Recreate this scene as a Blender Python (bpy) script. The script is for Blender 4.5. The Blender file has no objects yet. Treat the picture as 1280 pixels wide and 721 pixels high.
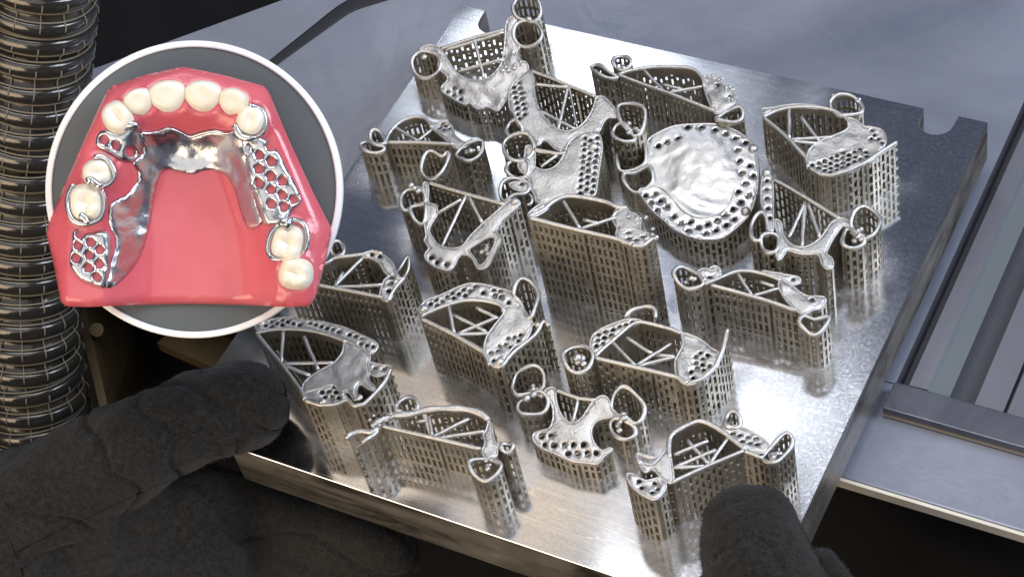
import bpy, bmesh, math, random
import numpy as np
from mathutils import Vector, Matrix, noise
from mathutils.geometry import delaunay_2d_cdt

S = 0.001                       # everything below is written in millimetres
random.seed(7); rng = np.random.default_rng(7)
scene = bpy.context.scene
COL = scene.collection

# ------------------------------------------------------------------ camera
CAM = np.array([308.064, -453.913, 632.893])
MW = np.array([[0.882676, -0.248857, 0.39869], [0.441104, 0.73144, -0.520022], [-0.162207, 0.634874, 0.755396]])
FPX = 2568.93
cd = bpy.data.cameras.new('camera'); cam = bpy.data.objects.new('camera', cd); COL.objects.link(cam)
cam.matrix_world = Matrix([[*MW[i], CAM[i]*S] for i in range(3)] + [[0, 0, 0, 1]])
cd.sensor_width = 36; cd.lens = FPX/1280*36; cd.clip_start = 0.01; cd.clip_end = 30
scene.camera = cam

# ------------------------------------------------------------------ light
w = bpy.data.worlds.new('World'); scene.world = w; w.use_nodes = True
bg = w.node_tree.nodes['Background']
bg.inputs[0].default_value = (0.48, 0.54, 0.74, 1); bg.inputs[1].default_value = 0.19

def area(name, loc, target, sx, sy, power, col, spread=180):
    l = bpy.data.lights.new(name, 'AREA'); l.shape = 'RECTANGLE'; l.size = sx*S; l.size_y = sy*S
    l.energy = power; l.color = col; l.spread = math.radians(spread)
    o = bpy.data.objects.new(name, l); COL.objects.link(o)
    o.location = Vector(loc)*S
    o.rotation_euler = (Vector(target)-Vector(loc)).to_track_quat('-Z', 'Y').to_euler()
    return o
def glare_panel(name, x0, x1, y0, y1, rad, col):      # added light panel, unseen, set where the plate mirrors it
    A = (x1-x0)*(y1-y0)*1e-6
    area(name, ((x0+x1)/2, (y0+y1)/2, 1200), ((x0+x1)/2, (y0+y1)/2+.001, 0), x1-x0, y1-y0, rad*math.pi*A, col)
glare_panel('glare_panel_back', -900, -600, 985, 1220, 5.0, (0.88, 0.94, 1.0))  # added panel for the bright patch mirrored at the back
for k, (x0, x1, y0, y1, r) in enumerate([(-565, -540, 1080, 1230, 2.2), (-512, -500, 1100, 1230, 2.0), (-448, -430, 1130, 1240, 1.4)]):
    glare_panel('glare_strip_back', x0, x1, y0, y1, r, (0.88, 0.94, 1.0))  # added strips for the bands mirrored along the back edge
for k, (x0, x1, y0, y1, r) in enumerate([(-410, -225, 650, 672, 5.0), (-425, -215, 704, 716, 6.0), (-440, -215, 752, 785, 6.5), (-450, -230, 822, 830, 3.0)]):
    glare_panel('glare_strip_right', x0, x1, y0, y1, r, (0.93, 0.96, 1.0))  # added strips, split up to streak the plate's right front
glare_panel('glare_panel_front', -395, -345, 460, 580, 4.0, (1.0, 0.98, 0.94))  # added panel for the white patch at the plate's front
glare_panel('glare_strip_front', -318, -300, 480, 580, 2.5, (1.0, 0.96, 0.90))  # added narrow strip beside it, also for the front reflection
glare_panel('glare_panel_warm', -950, -430, 450, 660, 0.95, (1.0, 0.80, 0.55))  # added warm panel that tints the front left of the plate
glare_panel('glare_panel_middle', -600, -480, 760, 900, 1.5, (0.86, 0.90, 1.0))  # added panel for the pale tone mirrored mid-plate
area('overhead_fill', (-60, 60, 1250), (-60, 0, 30), 900, 600, 6.0, (1.0, 0.98, 0.96))  # added fill from above, shapes the glove and the cast
area('front_fill', (250, -950, 800), (-50, 0, 30), 1500, 1000, 4.6, (1.0, 0.95, 0.88))  # added fill behind the camera for the diffuse surfaces
area('warm_fill_low', (-250, -900, 160), (0, -60, 0), 800, 400, 4.5, (1.0, 0.78, 0.52))  # added warm fill for the front walls and the plate side
area('cool_fill_right', (1100, 500, 900), (100, 50, 0), 700, 700, 17.0, (0.76, 0.85, 1.0))  # added cool fill, brightens the bench on the right

scene.view_settings.view_transform = 'Standard'; scene.view_settings.look = 'None'
scene.view_settings.exposure = 0.15; scene.view_settings.gamma = 1.0
scene.view_settings.use_curve_mapping = False
scene.render.engine = 'CYCLES'

# ------------------------------------------------------------------ helpers
def ray(px, py):
    return MW @ np.array([(px-640)/FPX, -(py-360.5)/FPX, -1.0])
def at(px, py, z=0.0):
    """where the sight line through a photo pixel meets the level z (mm above the plate)"""
    d = ray(px, py); return CAM + d*((z-CAM[2])/d[2])
def at_plane(px, py, c, z0, gx, gy):
    d = ray(px, py)
    den = d[2]-gx*d[0]-gy*d[1]
    k = (z0+gx*(CAM[0]-c[0])+gy*(CAM[1]-c[1])-CAM[2])/den
    return CAM+d*k
def at_depth(px, py, dep):
    return CAM+ray(px, py)*dep

def link(name, me, mat, parent=None, smooth=True):
    if mat is not None:
        me.materials.append(mat)
    if smooth == 'top':           # smooth faces, crisp upright sides
        me.polygons.foreach_set('use_smooth', [abs(p.normal.z) > .45 for p in me.polygons])
    elif smooth:
        me.polygons.foreach_set('use_smooth', [True]*len(me.polygons))
    o = bpy.data.objects.new(name, me); COL.objects.link(o)
    if parent is not None: o.parent = parent
    return o
def mesh(name, V, F, mat, parent=None, smooth=True, origin=None):
    V = np.asarray(V, float).reshape(-1, 3)
    if origin is None:
        origin = np.array(parent['_c']) if (parent is not None and '_c' in parent) else np.zeros(3)
    me = bpy.data.meshes.new(name)
    me.from_pydata(((V-origin)*S).tolist(), [], F); me.update()
    return link(name, me, mat, parent, smooth)
ROOTS = []
def thing(name, label, cat, c=(0, 0, 0), group=None):
    o = bpy.data.objects.new(name, None); COL.objects.link(o)
    o.location = Vector(c)*S; o.empty_display_size = 0.01
    o['label'] = label; o['category'] = cat; o['_c'] = [float(v) for v in c]
    if group: o['group'] = group
    ROOTS.append(o)
    return o
def sub(parent, o):            # o becomes a child of a part; parts carry no transform of their own
    o.parent = parent; return o

def resample(P, step, closed=False):
    P = np.asarray(P, float)
    if closed: P = np.vstack([P, P[:1]])
    L = np.r_[0, np.cumsum(np.linalg.norm(np.diff(P, axis=0), axis=1))]
    n = max(2, int(round(L[-1]/step))+1)
    t = np.linspace(0, L[-1], n)
    Q = np.stack([np.interp(t, L, P[:, k]) for k in range(P.shape[1])], 1)
    return Q[:-1] if closed else Q
def spline(P, closed=False, n=5):
    P = np.asarray(P, float); m = len(P); out = []
    idx = range(m if closed else m-1)
    for i in idx:
        g = (lambda k: P[k % m]) if closed else (lambda k: P[min(max(k, 0), m-1)])
        a, b, c, d = g(i-1), g(i), g(i+1), g(i+2)
        for k in range(n):
            t = k/n
            out.append(0.5*((2*b)+(-a+c)*t+(2*a-5*b+4*c-d)*t*t+(-a+3*b-3*c+d)*t**3))
    if not closed: out.append(P[-1])
    return np.array(out)
def tube_vf(P, r, closed=False, seg=8, off=0, cap=True):
    P = np.asarray(P, float); n = len(P)
    if np.isscalar(r): r = np.full(n, r)
    V = []; F = []
    up = np.array([0, 0, 1.0])
    for i in range(n):
        a = P[i-1] if (closed or i > 0) else P[i]
        b = P[(i+1) % n] if (closed or i < n-1) else P[i]
        t = b-a; t = t/(np.linalg.norm(t)+1e-9)
        u = np.cross(t, up)
        if np.linalg.norm(u) < .15: u = np.cross(t, [1, 0, 0])
        u /= np.linalg.norm(u); v = np.cross(u, t)
        for k in range(seg):
            th = 2*math.pi*k/seg
            V.append(P[i]+r[i]*(math.cos(th)*u+math.sin(th)*v))
    for i in range(n if closed else n-1):
        j = (i+1) % n
        for k in range(seg):
            l = (k+1) % seg
            F.append((off+i*seg+k, off+j*seg+k, off+j*seg+l, off+i*seg+l))
    if not closed and cap:
        F.append(tuple(off+k for k in range(seg))); F.append(tuple(off+(n-1)*seg+k for k in reversed(range(seg))))
    return V, F
def inside(P, poly):
    x, y = P[:, 0], P[:, 1]; c = np.zeros(len(P), bool); j = len(poly)-1
    for i in range(len(poly)):
        xi, yi = poly[i]; xj, yj = poly[j]
        m = ((yi > y) != (yj > y)) & (x < (xj-xi)*(y-yi)/((yj-yi) or 1e-9)+xi)
        c ^= m; j = i
    return c
def dist_poly(P, poly):
    A = np.asarray(poly); B = np.roll(A, -1, 0); best = np.full(len(P), 1e9)
    for a, b in zip(A, B):
        ab = b-a; t = np.clip(((P-a)@ab)/((ab@ab)+1e-9), 0, 1)
        best = np.minimum(best, np.linalg.norm(P-(a+t[:, None]*ab), axis=1))
    return best
def cdt(outline, holes=(), step=2.0):
    """triangulate a 2-D outline with holes; returns points, triangles, boundary edges"""
    out = np.asarray(outline)[:, :2]
    pts = [tuple(p) for p in out]; n = len(pts)
    edges = [(i, (i+1) % n) for i in range(n)]
    for h in holes:
        s = len(pts); pts += [tuple(p) for p in h]
        edges += [(s+i, s+(i+1) % len(h)) for i in range(len(h))]
    lo, hi = out.min(0), out.max(0)
    g = []
    for r_, y in enumerate(np.arange(lo[1]+step/2, hi[1], step*.87)):
        for x in np.arange(lo[0]+(step/2 if r_ % 2 else 0), hi[0], step): g.append((x, y))
    if g:
        g = np.array(g); g = g[inside(g, out)]
        if len(g): g = g[dist_poly(g, out) > step*.45]
        for h in holes:
            if len(g) == 0: break
            h = np.asarray(h); m = inside(g, h) | (dist_poly(g, h) < step*.4); g = g[~m]
        pts += [tuple(p) for p in g]
    r = delaunay_2d_cdt([Vector(p) for p in pts], edges, [], 0, 1e-5, False)
    V = np.array([tuple(v) for v in r[0]]); T = np.array([tuple(f) for f in r[2]])
    c = V[T].mean(1); ok = inside(c, out)
    for h in holes: ok &= ~inside(c, np.asarray(h))
    return V, T[ok]
def circle(c, r, n=9, e=1.0, a=0.0):
    t = np.linspace(0, 2*math.pi, n, endpoint=False)
    x, y = r*np.cos(t), r*e*np.sin(t)
    return np.stack([c[0]+x*math.cos(a)-y*math.sin(a), c[1]+x*math.sin(a)+y*math.cos(a)], 1)
def nz(x, y, z, f):
    return noise.noise(Vector((x*f, y*f, z*f)))
def solid(V2, T, zt, thick):
    """top sheet (z = zt) and bottom sheet, closed along every boundary edge"""
    n = len(V2)
    V = np.vstack([np.c_[V2, zt], np.c_[V2, zt-thick]])
    F = [tuple(t) for t in T]+[tuple(t[::-1]+n) for t in T]
    cnt = {}
    for t in T:
        for k in range(3):
            e = (t[k], t[(k+1) % 3]); cnt[tuple(sorted(e))] = None if tuple(sorted(e)) in cnt else e
    for e in cnt.values():
        if e is not None: F.append((e[1], e[0], e[0]+n, e[1]+n))
    return V, F
def fix_tri(V2, T):
    a, b, c = V2[T[:, 0]], V2[T[:, 1]], V2[T[:, 2]]
    ar = (b[:, 0]-a[:, 0])*(c[:, 1]-a[:, 1])-(b[:, 1]-a[:, 1])*(c[:, 0]-a[:, 0])
    T = T.copy(); T[ar < 0] = T[ar < 0][:, ::-1]
    return T[np.abs(ar) > 1e-6]

# ------------------------------------------------------------------ materials
def mat(name, col, rough=.5, metal=0.0, spec=.5):
    m = bpy.data.materials.new(name); m.use_nodes = True
    b = m.node_tree.nodes['Principled BSDF']
    b.inputs['Base Color'].default_value = (*col, 1); b.inputs['Roughness'].default_value = rough
    b.inputs['Metallic'].default_value = metal; b.inputs['Specular IOR Level'].default_value = spec
    return m, m.node_tree, b
def N(nt, t, **k):
    n = nt.nodes.new(t)
    for a, v in k.items(): setattr(n, a, v)
    return n
def noise_tex(nt, scale, detail=3, rough=.55, stretch=None, rot=None, dist=0.0):
    tc = N(nt, 'ShaderNodeTexCoord'); mp = N(nt, 'ShaderNodeMapping')
    nt.links.new(tc.outputs['Object'], mp.inputs[0])
    if stretch: mp.inputs['Scale'].default_value = stretch
    if rot: mp.inputs['Rotation'].default_value = rot
    n = N(nt, 'ShaderNodeTexNoise'); n.inputs['Scale'].default_value = scale
    n.inputs['Detail'].default_value = detail; n.inputs['Roughness'].default_value = rough
    n.inputs['Distortion'].default_value = dist
    nt.links.new(mp.outputs[0], n.inputs['Vector']); return n.outputs['Fac']
def ramp(nt, fac, stops):
    r = N(nt, 'ShaderNodeValToRGB'); el = r.color_ramp.elements
    while len(el) < len(stops): el.new(.5)
    for e, (p, c) in zip(el, stops):
        e.position = p; e.color = (*c, 1) if not np.isscalar(c) else (c, c, c, 1)
    nt.links.new(fac, r.inputs[0]); return r.outputs[0]
def bump(nt, b, fac, strength, dist, chain=None):
    n = N(nt, 'ShaderNodeBump'); n.inputs['Strength'].default_value = strength; n.inputs['Distance'].default_value = dist
    nt.links.new(fac, n.inputs['Height'])
    if chain is not None: nt.links.new(chain, n.inputs['Normal'])
    nt.links.new(n.outputs[0], b.inputs['Normal']); return n.outputs[0]
def mixc(nt, fac, a, b_):
    m = N(nt, 'ShaderNodeMix', data_type='RGBA')
    for s, v in ((m.inputs['Factor'], fac), (m.inputs['A'], a), (m.inputs['B'], b_)):
        if hasattr(v, 'links') or hasattr(v, 'is_linked'): nt.links.new(v, s)
        else: s.default_value = v if np.isscalar(v) else (*v, 1)
    return m.outputs['Result']

M = {}
# printed cobalt chrome: lattice supports, matt, with warm reflected light put into the colour
m, nt, b = mat('support_metal', (.60, .575, .53), .46, .9)
nt.links.new(ramp(nt, noise_tex(nt, 90, 4), [(.3, (.34, .30, .23)), (.7, (.56, .505, .41))]), b.inputs['Base Color'])
bump(nt, b, noise_tex(nt, 1300, 3, .7), .6, .0004); M['support'] = m
# blasted framework metal, brighter
m, nt, b = mat('framework_metal', (.70, .69, .675), .4, .97)
nt.links.new(ramp(nt, noise_tex(nt, 130, 3), [(.3, .36), (.7, .54)]), b.inputs['Roughness'])
h = bump(nt, b, noise_tex(nt, 260, 4), .14, .0006)
bump(nt, b, noise_tex(nt, 900, 3, .75), .75, .0004, h); M['frame'] = m
nt.links.new(ramp(nt, noise_tex(nt, 70, 4, .6), [(.3, (.60, .585, .56)), (.7, (.77, .765, .755))]), b.inputs['Base Color'])
m, nt, b = mat('rough_palate_metal', (.76, .76, .765), .34, .97)
h = bump(nt, b, noise_tex(nt, 420, 4, .6), .3, .0006); M['palate'] = m

# ------------------------------------------------------------------ frameworks: builders
def wall_vf(P, band=1.6, pitch=2.4, slot=1.28, thick=.9, row=5.4, bridge=1.3, stagger=0.0, shear=0.0, closed=False, breaks=True, zb=0.0):
    """perforated support wall under the 3-D polyline P: bars, bridges between slots, solid band on top"""
    P = np.asarray(P, float)
    if closed: P = np.vstack([P, P[:1]])
    L = np.r_[0, np.cumsum(np.linalg.norm(np.diff(P[:, :2], axis=0), axis=1))]
    tot = L[-1]
    if tot < 1: return [], []
    n = max(2, int(round(tot/pitch))); pt = tot/n
    f = lambda s: np.array([np.interp(s, L, P[:, k]) for k in range(3)])
    V = []; F = []
    ph = rng.random()*row
    def box(a, b_, z0a, z1a, z0b, z1b, ends=True, th=thick):
        t = b_[:2]-a[:2]; t = t/(np.linalg.norm(t)+1e-9); nn = np.array([-t[1], t[0]])*th/2
        o = len(V)
        for p, z0, z1 in ((a, z0a, z1a), (b_, z0b, z1b)):
            V.extend([(*(p[:2]+nn), z0), (*(p[:2]+nn), z1), (*(p[:2]-nn), z1), (*(p[:2]-nn), z0)])
        F.extend([(o, o+4, o+5, o+1), (o+3, o+2, o+6, o+7), (o+1, o+5, o+6, o+2)])
        if z0a > .5: F.append((o, o+3, o+7, o+4))
        if ends: F.extend([(o, o+1, o+2, o+3), (o+4, o+7, o+6, o+5)])
    wob = lambda: rng.normal(0, .05)
    for i in range(n):
        s0 = i*pt; sb = s0+pt-slot; s1 = s0+pt
        a, m_, e = f(s0), f(sb), f(s1)
        d = np.array([wob(), wob(), 0]); box(a+d, m_+d*rng.uniform(.2, 1.4), zb, a[2]-.2, zb, m_[2]-.2)
        isbreak = breaks and n > 12 and (i % 13 == 9)
        box(m_, e, m_[2]-band, m_[2], e[2]-band, e[2], False, thick*.9)
        if isbreak: continue
        off = ph+(row*stagger if i % 2 else 0)+shear*s0
        zt = min(m_[2], e[2])-band
        k = math.floor((zb-off)/row); z = off+k*row
        while z < zt:
            z0, z1 = max(z+rng.normal(0, .08), zb), min(z+bridge*rng.uniform(.88, 1.12)+(row if rng.random() < .012 else 0), zt)
            if z1 > z0+.1: box(m_, e, z0, z1, z0, z1, False, thick*.9)
            z += row
    return V, F

class Frame:
    def __init__(s, label, O, z0, gx=0.0, gy=0.0, c=None, sc=4.004):
        s.O = O; s.sc = sc; s.z0 = z0; s.gx = gx; s.gy = gy
        s.cc = at(*c, z0)[:2]
        s.root = thing('dental_framework', label, 'dental framework', (s.cc[0], s.cc[1], 0), 'printed frameworks standing on the plate')
        s.foot = []
        FR.append(s)
    def p(s, txt):
        out = []
        for tok in txt.split():
            v = [float(q) for q in tok.split(',')]
            x, y = s.O[0]+v[0]/s.sc, s.O[1]+v[1]/s.sc
            out.append(at_plane(x, y, s.cc, s.z0+(v[2] if len(v) > 2 else 0), s.gx, s.gy))
        return np.array(out)
    def add(s, name, VF, m='frame', smooth=True):
        if len(VF[0]) == 0: return None
        return mesh(name, VF[0], VF[1], M[m], s.root, smooth)
    def wall(s, txt, rim=.78, band=1.6, sm=False, closed=False, zt=0.0, **k):
        P = s.p(txt)
        if sm: P = spline(P, closed, 5)
        s._wall(P, rim, band, closed, zt, **k)
    def _wall(s, P, rim, band, closed, zt=0.0, name='support_wall', **k):
        k.setdefault('stagger', random.choice([0, 0, .5])); k.setdefault('shear', random.uniform(-.04, .04))
        s.foot.append(P[:, :2])
        o = s.add(name, wall_vf(P+[0, 0, zt], band, closed=closed, **k), 'support', False)
        if rim: s.add('rim', tube_vf(resample(P, 1.2, closed), rim, closed, 8), 'frame')
        if not closed and len(P) > 2 and name == 'support_wall' and np.linalg.norm(P[-1]-P[0]) > 22:   # second web of the support block
            tg = P[-1]-P[0]; dr = np.array([-tg[1], tg[0]]); dr = dr/np.linalg.norm(dr); dr = dr if dr@[-.5, .85] > 0 else -dr
            s.add('support_web', wall_vf(P[1:-1]+[dr[0]*2.4, dr[1]*2.4, -3.0] if len(P) > 4 else P+[dr[0]*2.4, dr[1]*2.4, -3.0], 1.6, stagger=.5, breaks=False), 'support', False)
        return o
    def ring(s, txt, r=.85, wall=True, wob=1.0, closed=True, **k):
        P = resample(spline(s.p(txt), closed, 5), 1.1, closed)
        n = len(P); ph = random.random()*6
        P[:, 2] += wob*np.sin(np.linspace(0, 2*math.pi, n)*2+ph)*.6
        R = r*(1+.18*np.sin(np.linspace(0, 6*math.pi, n)+ph))
        s.add('clasp', tube_vf(P, R, closed, 8), 'frame')
        if wall: s._wall(P-[0, 0, .3], 0, .9, closed, name='support_tube', breaks=False, **k)
    def tube(s, txt, r=.7, name='wire', sm=True):
        P = s.p(txt); P = resample(spline(P) if sm else P, 1.1)
        R = r*(1+.12*np.sin(np.arange(len(P))*.7)); R[0] *= .7; R[-1] *= .7
        s.add(name, tube_vf(P, R, False, 9), 'frame')
    def bars(s, txt, r=.74, dz=-.4):
        for seg in txt.split(';'):
            P = s.p(seg)+[0, 0, dz]; P = resample(P, 2.0)
            P += rng.normal(0, .05, P.shape)
            s.add('brace', tube_vf(P, r, False, 8), 'frame')
    def bead(s, txt, r=1.7, flat=.7):
        for c in s.p(txt):
            V = []; F = []
            n, q = 10, 6
            for i in range(q+1):
                for k in range(n):
                    t = math.pi*i/q; a = 2*math.pi*k/n
                    V.append(c+[r*math.sin(t)*math.cos(a), r*math.sin(t)*math.sin(a), .5+r*flat*math.cos(t)])
            for i in range(q):
                for k in range(n): F.append((i*n+k, i*n+(k+1) % n, (i+1)*n+(k+1) % n, (i+1)*n+k))
            s.add('bead', (V, F), 'frame')
    def lumps(s, txt, r=1.2, cnt=5):
        for c in s.p(txt):
            V = []; F = []
            for j in range(cnt):
                cc = c+np.r_[rng.normal(0, r*.9, 2), rng.normal(.2, r*.4)]
                rr = r*rng.uniform(.5, 1)
                me = circle((0, 0), 1, 8); o = len(V)
                for i in range(5):
                    t = math.pi*i/4
                    for q in me: V.append(cc+[rr*math.sin(t)*q[0], rr*math.sin(t)*q[1], rr*.8*math.cos(t)])
                for i in range(4):
                    for k in range(8): F.append((o+i*8+k, o+i*8+(k+1) % 8, o+(i+1)*8+(k+1) % 8, o+(i+1)*8+k))
            s.add('rest', (V, F), 'frame')
    def plate(s, txt, holes='', mesh_='', name='strap', r=1.05, thick=1.0, dome=0.0, rough=.25, skirt=True, cut='', rim=.45, m='frame', pitch=3.3, zfun=None, slots=0.0, band=1.4):
        P3 = spline(s.p(txt), True, 4); P3 = resample(P3, .9, True)
        out = P3[:, :2]
        H = []; ctr = []
        if holes: ctr += [q[:2] for q in s.p(holes)]
        for poly in [q for q in mesh_.split(';') if q.strip()]:
            pg = s.p(poly)[:, :2]; lo, hi = pg.min(0)-pitch, pg.max(0)+pitch
            ang = random.uniform(-.4, .4); ca, sa = math.cos(ang), math.sin(ang); cc = (lo+hi)/2; Rr = np.linalg.norm(hi-lo)
            g = []
            for i, y in enumerate(np.arange(-Rr, Rr, pitch*.87)):
                for x in np.arange(-Rr, Rr, pitch): g.append((x+(pitch/2 if i % 2 else 0), y))
            g = np.array(g); g = np.stack([cc[0]+g[:, 0]*ca-g[:, 1]*sa, cc[1]+g[:, 0]*sa+g[:, 1]*ca], 1)
            g = g[inside(g, pg)]; g = g+rng.normal(0, .13, g.shape)
            ctr += list(g)
        good = []
        for c in ctr:
            c = np.asarray(c)
            if inside(c[None], out)[0] and dist_poly(c[None], out)[0] > r+.2 and all(np.linalg.norm(c-q) > 2*r+.45 for q in good): good.append(c)
        for c in good:
            H.append(circle(c, r*random.uniform(.88, 1.08), 9, random.uniform(.8, 1) if not slots else slots, random.uniform(0, 3) if not slots else .5))
        cuts = [spline(s.p(q), True, 4)[:, :2] for q in cut.split(';') if q.strip()]
        V2, T = cdt(out, H+cuts, 1.5)
        T = fix_tri(V2, T)
        # height: inverse distance weighted from the outline, plus dome and waviness
        d = np.linalg.norm(V2[:, None]-out[None, ::3], axis=2)+.05
        wgt = 1/d**3; z = (wgt*P3[None, ::3, 2]).sum(1)/wgt.sum(1)
        de = dist_poly(V2, out)
        z = z+dome*(1-np.exp(-de/5.0))+rough*np.array([nz(x, y, 3.1*s.z0, .22)+.5*nz(x, y, 9, .6) for x, y in V2])*np.minimum(de/1.5, 1)
        if zfun is not None: z = z+zfun(V2, de)
        for h in H:
            z -= .08*np.exp(-(np.maximum(dist_poly(V2, h), 0)/.4)**2)
        V, F = solid(V2, T, z, thick)
        o = s.add(name, (V, F), m, 'top')
        if rim:
            Pr = P3-[0, 0, .25]; RV, RF = tube_vf(Pr, rim, True, 7)
            sub(o, s.add('edge_bead', (RV, RF), m))
            for cpoly in cuts:
                q = resample(cpoly, 1.0, True); zz = [z[np.argmin(((V2-p)**2).sum(1))]-.25 for p in q]
                sub(o, s.add('edge_bead', tube_vf(np.c_[q, zz], rim*1.2, True, 7), m))
        if skirt:
            Q = P3-[0, 0, .6]
            s._wall(resample(Q, 1.0, True), 0, band, True)
        if skirt and len(good) > 4:      # inner support webs under a perforated field
            g = np.array(good); ang = random.uniform(.3, 1.2); u = np.array([math.cos(ang), math.sin(ang)]); v = np.array([-u[1], u[0]])
            lo, hi = g@v, g@u; VV = []; FF = []
            for t in np.arange(lo.min()-1, lo.max()+2, 2.7):
                ss = np.arange(hi.min()-3, hi.max()+3, 1.0); L = np.array([u*q+v*t for q in ss])
                ok = inside(L, out) & (np.min(np.linalg.norm(L[:, None]-g[None], axis=2), axis=1) < 4.5)
                run = []
                for q, k_ in zip(list(L)+[None], list(ok)+[False]):
                    if k_: run.append(q); continue
                    if len(run) > 3:
                        R_ = np.array(run); zz = np.array([z[np.argmin(((V2-p_)**2).sum(1))] for p_ in R_])-thick-.1
                        a_, b_ = wall_vf(np.c_[R_, zz], 3.0, breaks=False, slot=.7); FF += [tuple(i_+len(VV) for i_ in f_) for f_ in b_]; VV += list(a_)
                    run = []
            if VV: s.add('support_web', (VV, FF), 'support', False)
        return o
FR = []
# ------------------------------------------------------------------ the eighteen frameworks
# A: back left, U strap with two rings at its right end
a = Frame('U-shaped framework at the back left corner with two stacked clasp rings', (460, 0), 16, 0, .32, c=(600, 85))
a.plate('300,225 335,228 375,260 410,320 450,370 500,395 545,402 600,390 645,350 672,300 685,200 690,120 715,85 745,85 728,150 735,200 760,235 742,260 755,300 790,310 800,345 760,400 700,470 690,500 650,555 600,535 545,545 510,515 475,520 375,460 370,430 395,405 395,380 360,350 350,320 358,290 335,262 300,250 262,262 265,240',
        holes='397,457 430,440 428,475 463,495 462,458', rough=.9, band=1.2)
a.ring('255,265 222,305 228,350 258,382 305,388 350,365 365,320 345,275 300,258')
a.ring('735,10 725,50 745,90 790,100 835,105 865,70 860,25 835,-10 760,-12')
a.ring('735,140 730,190 760,225 805,232 850,215 872,180 855,130 815,105 770,108')
a.wall('365,245 530,190 680,150'); a.bars('385,250 680,160;530,190 580,390;450,355 670,295'); a.bead('282,290 805,100', 1.5); a.lumps('700,350 740,330', 1.4, 6)
# B: V strap, middle back
a = Frame('V-shaped framework in the back centre with perforated left arm and triangular braces', (620, 60), 24, 0, .1, c=(700, 140))
a.plate('160,105 185,140 190,200 205,280 240,345 290,395 350,415 405,400 450,360 485,300 500,250 525,240 555,255 600,310 610,345 560,350 535,375 510,420 440,430 390,440 360,470 330,515 290,500 260,470 235,462 205,490 180,450 150,415 105,380 90,330 65,290 70,200 110,150 150,115',
        mesh_='70,200 140,150 148,230 150,330 140,400 100,370 65,290', dome=.4, r=.95, pitch=3.0)
a.ring('610,290 650,275 705,283 745,315 740,385 700,440 645,400 615,350'); a.ring('640,385 600,390 582,425 600,455 650,472 695,450')
a.ring('95,365 60,385 52,420 75,450 120,440 130,400')
a.wall('175,115 270,150 355,185 430,215 500,245'); a.wall('365,190 385,290 405,395', rim=.4)
a.bars('190,180 360,195;360,190 310,405;215,310 400,405'); a.lumps('680,410', 1.6, 7)
# C: in front of B
a = Frame('broad framework with three clasp rings on its left and a fan-shaped perforated saddle', (620, 120), 24, 0, .12, c=(700, 220))
a.plate('190,355 240,370 290,355 330,310 360,240 400,200 450,180 500,175 520,200 530,250 520,330 510,400 500,470 485,500 450,505 400,500 340,500 280,520 240,540 205,530 190,490 170,450 165,420 150,400 175,375',
        mesh_='440,200 520,200 530,260 510,400 490,490 420,495 395,480 420,420 430,320', dome=.6, r=.95, pitch=3.0)
a.ring('35,240 80,198 155,195 190,250 170,300 120,330 60,310'); a.ring('60,340 100,320 150,320 165,360 150,400 100,408 55,385')
a.ring('25,450 60,420 120,415 165,440 150,490 90,500 45,525 22,500')
a.plate('65,440 110,428 170,435 168,470 130,478 90,465', holes='80,446 128,440 165,432', name='mesh_saddle', r=.9, skirt=False)
a.plate('150,250 190,262 195,330 185,370 150,390 120,370 110,340 140,310', name='strap', dome=.5, skirt=False)
a.wall('190,268 310,290 345,285'); a.bars('190,272 310,290;310,290 225,352'); a.bead('488,258', 2.0)
a.tube('405,330 425,300 430,260 440,210', .3, 'finish_line'); a.tube('150,545 175,540 180,510 165,490', .6)
# D: behind the full palate
a = Frame('arched framework with long straight lattice wall standing behind the full palatal plate', (730, 50), 20, 0, .05, c=(830, 115))
a.wall('170,175 295,222 420,265 535,310 650,355', shear=.03)
a.wall('170,175 230,155 330,138 440,135 540,145 590,190 600,235', band=4.5, sm=True, rim=.8)
a.plate('595,185 640,190 700,230 740,260 755,310 720,340 690,360 655,365 625,310 600,235', rough=1.6, dome=.6, mesh_='640,195 740,255 750,300 710,290')
a.ring('690,370 730,350 780,340 795,370 780,400 720,410 660,400'); a.ring('35,130 75,125 120,160 170,185 110,190 60,165'); a.ring('150,95 190,78 230,98 232,130 190,150 150,130')
a.bars('300,150 410,265;420,262 595,230;390,220 490,245'); a.lumps('640,190 680,200 720,240 735,300', 1.0, 5); a.lumps('185,140', 1.2, 5)
# E: the full palate
a = Frame('horseshoe framework with full bright palatal plate ringed by round holes', (760, 150), 13, 0, .13, c=(862, 228))
def rugae(V, de):
    c = a.cc; x = (V[:, 0]-c[0]); y = (V[:, 1]-c[1])
    k = np.clip((de-5)/6, 0, 1)
    return k*(.5*np.sin(y*.9+.6*np.sin(x*.25)+np.sin(x*.11)*2)*np.exp(-((y+14)/9)**2)+1.0*np.exp(-(x/16)**2)*np.exp(-((y-4)/22)**2))
a.plate('200,100 240,70 330,30 440,20 540,20 610,40 670,70 720,120 745,180 750,260 745,340 730,420 700,480 640,540 560,590 440,590 330,545 290,510 230,460 190,410 155,360 160,345 210,330 225,300 215,260 190,220 190,160',
        holes='252,130 295,112 350,95 397,38 467,40 535,52 588,72 637,95 688,115 648,153 658,208 708,230 670,267 727,280 686,320 652,360 705,378 665,410 715,428 625,445 585,475 632,495 545,500 590,525 497,520 540,550 450,535 490,565 400,552 410,508 362,515 310,522 328,480 277,488 245,450 263,405 215,412 236,370 187,378 295,430',
        name='palatal_plate', r=1.15, rough=.3, m='palate', zfun=rugae)
a.ring('45,190 60,140 120,122 175,125 190,170 180,220 110,250 60,255'); a.ring('80,270 130,262 205,235 225,290 210,325 150,360 110,350 80,310')
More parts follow.
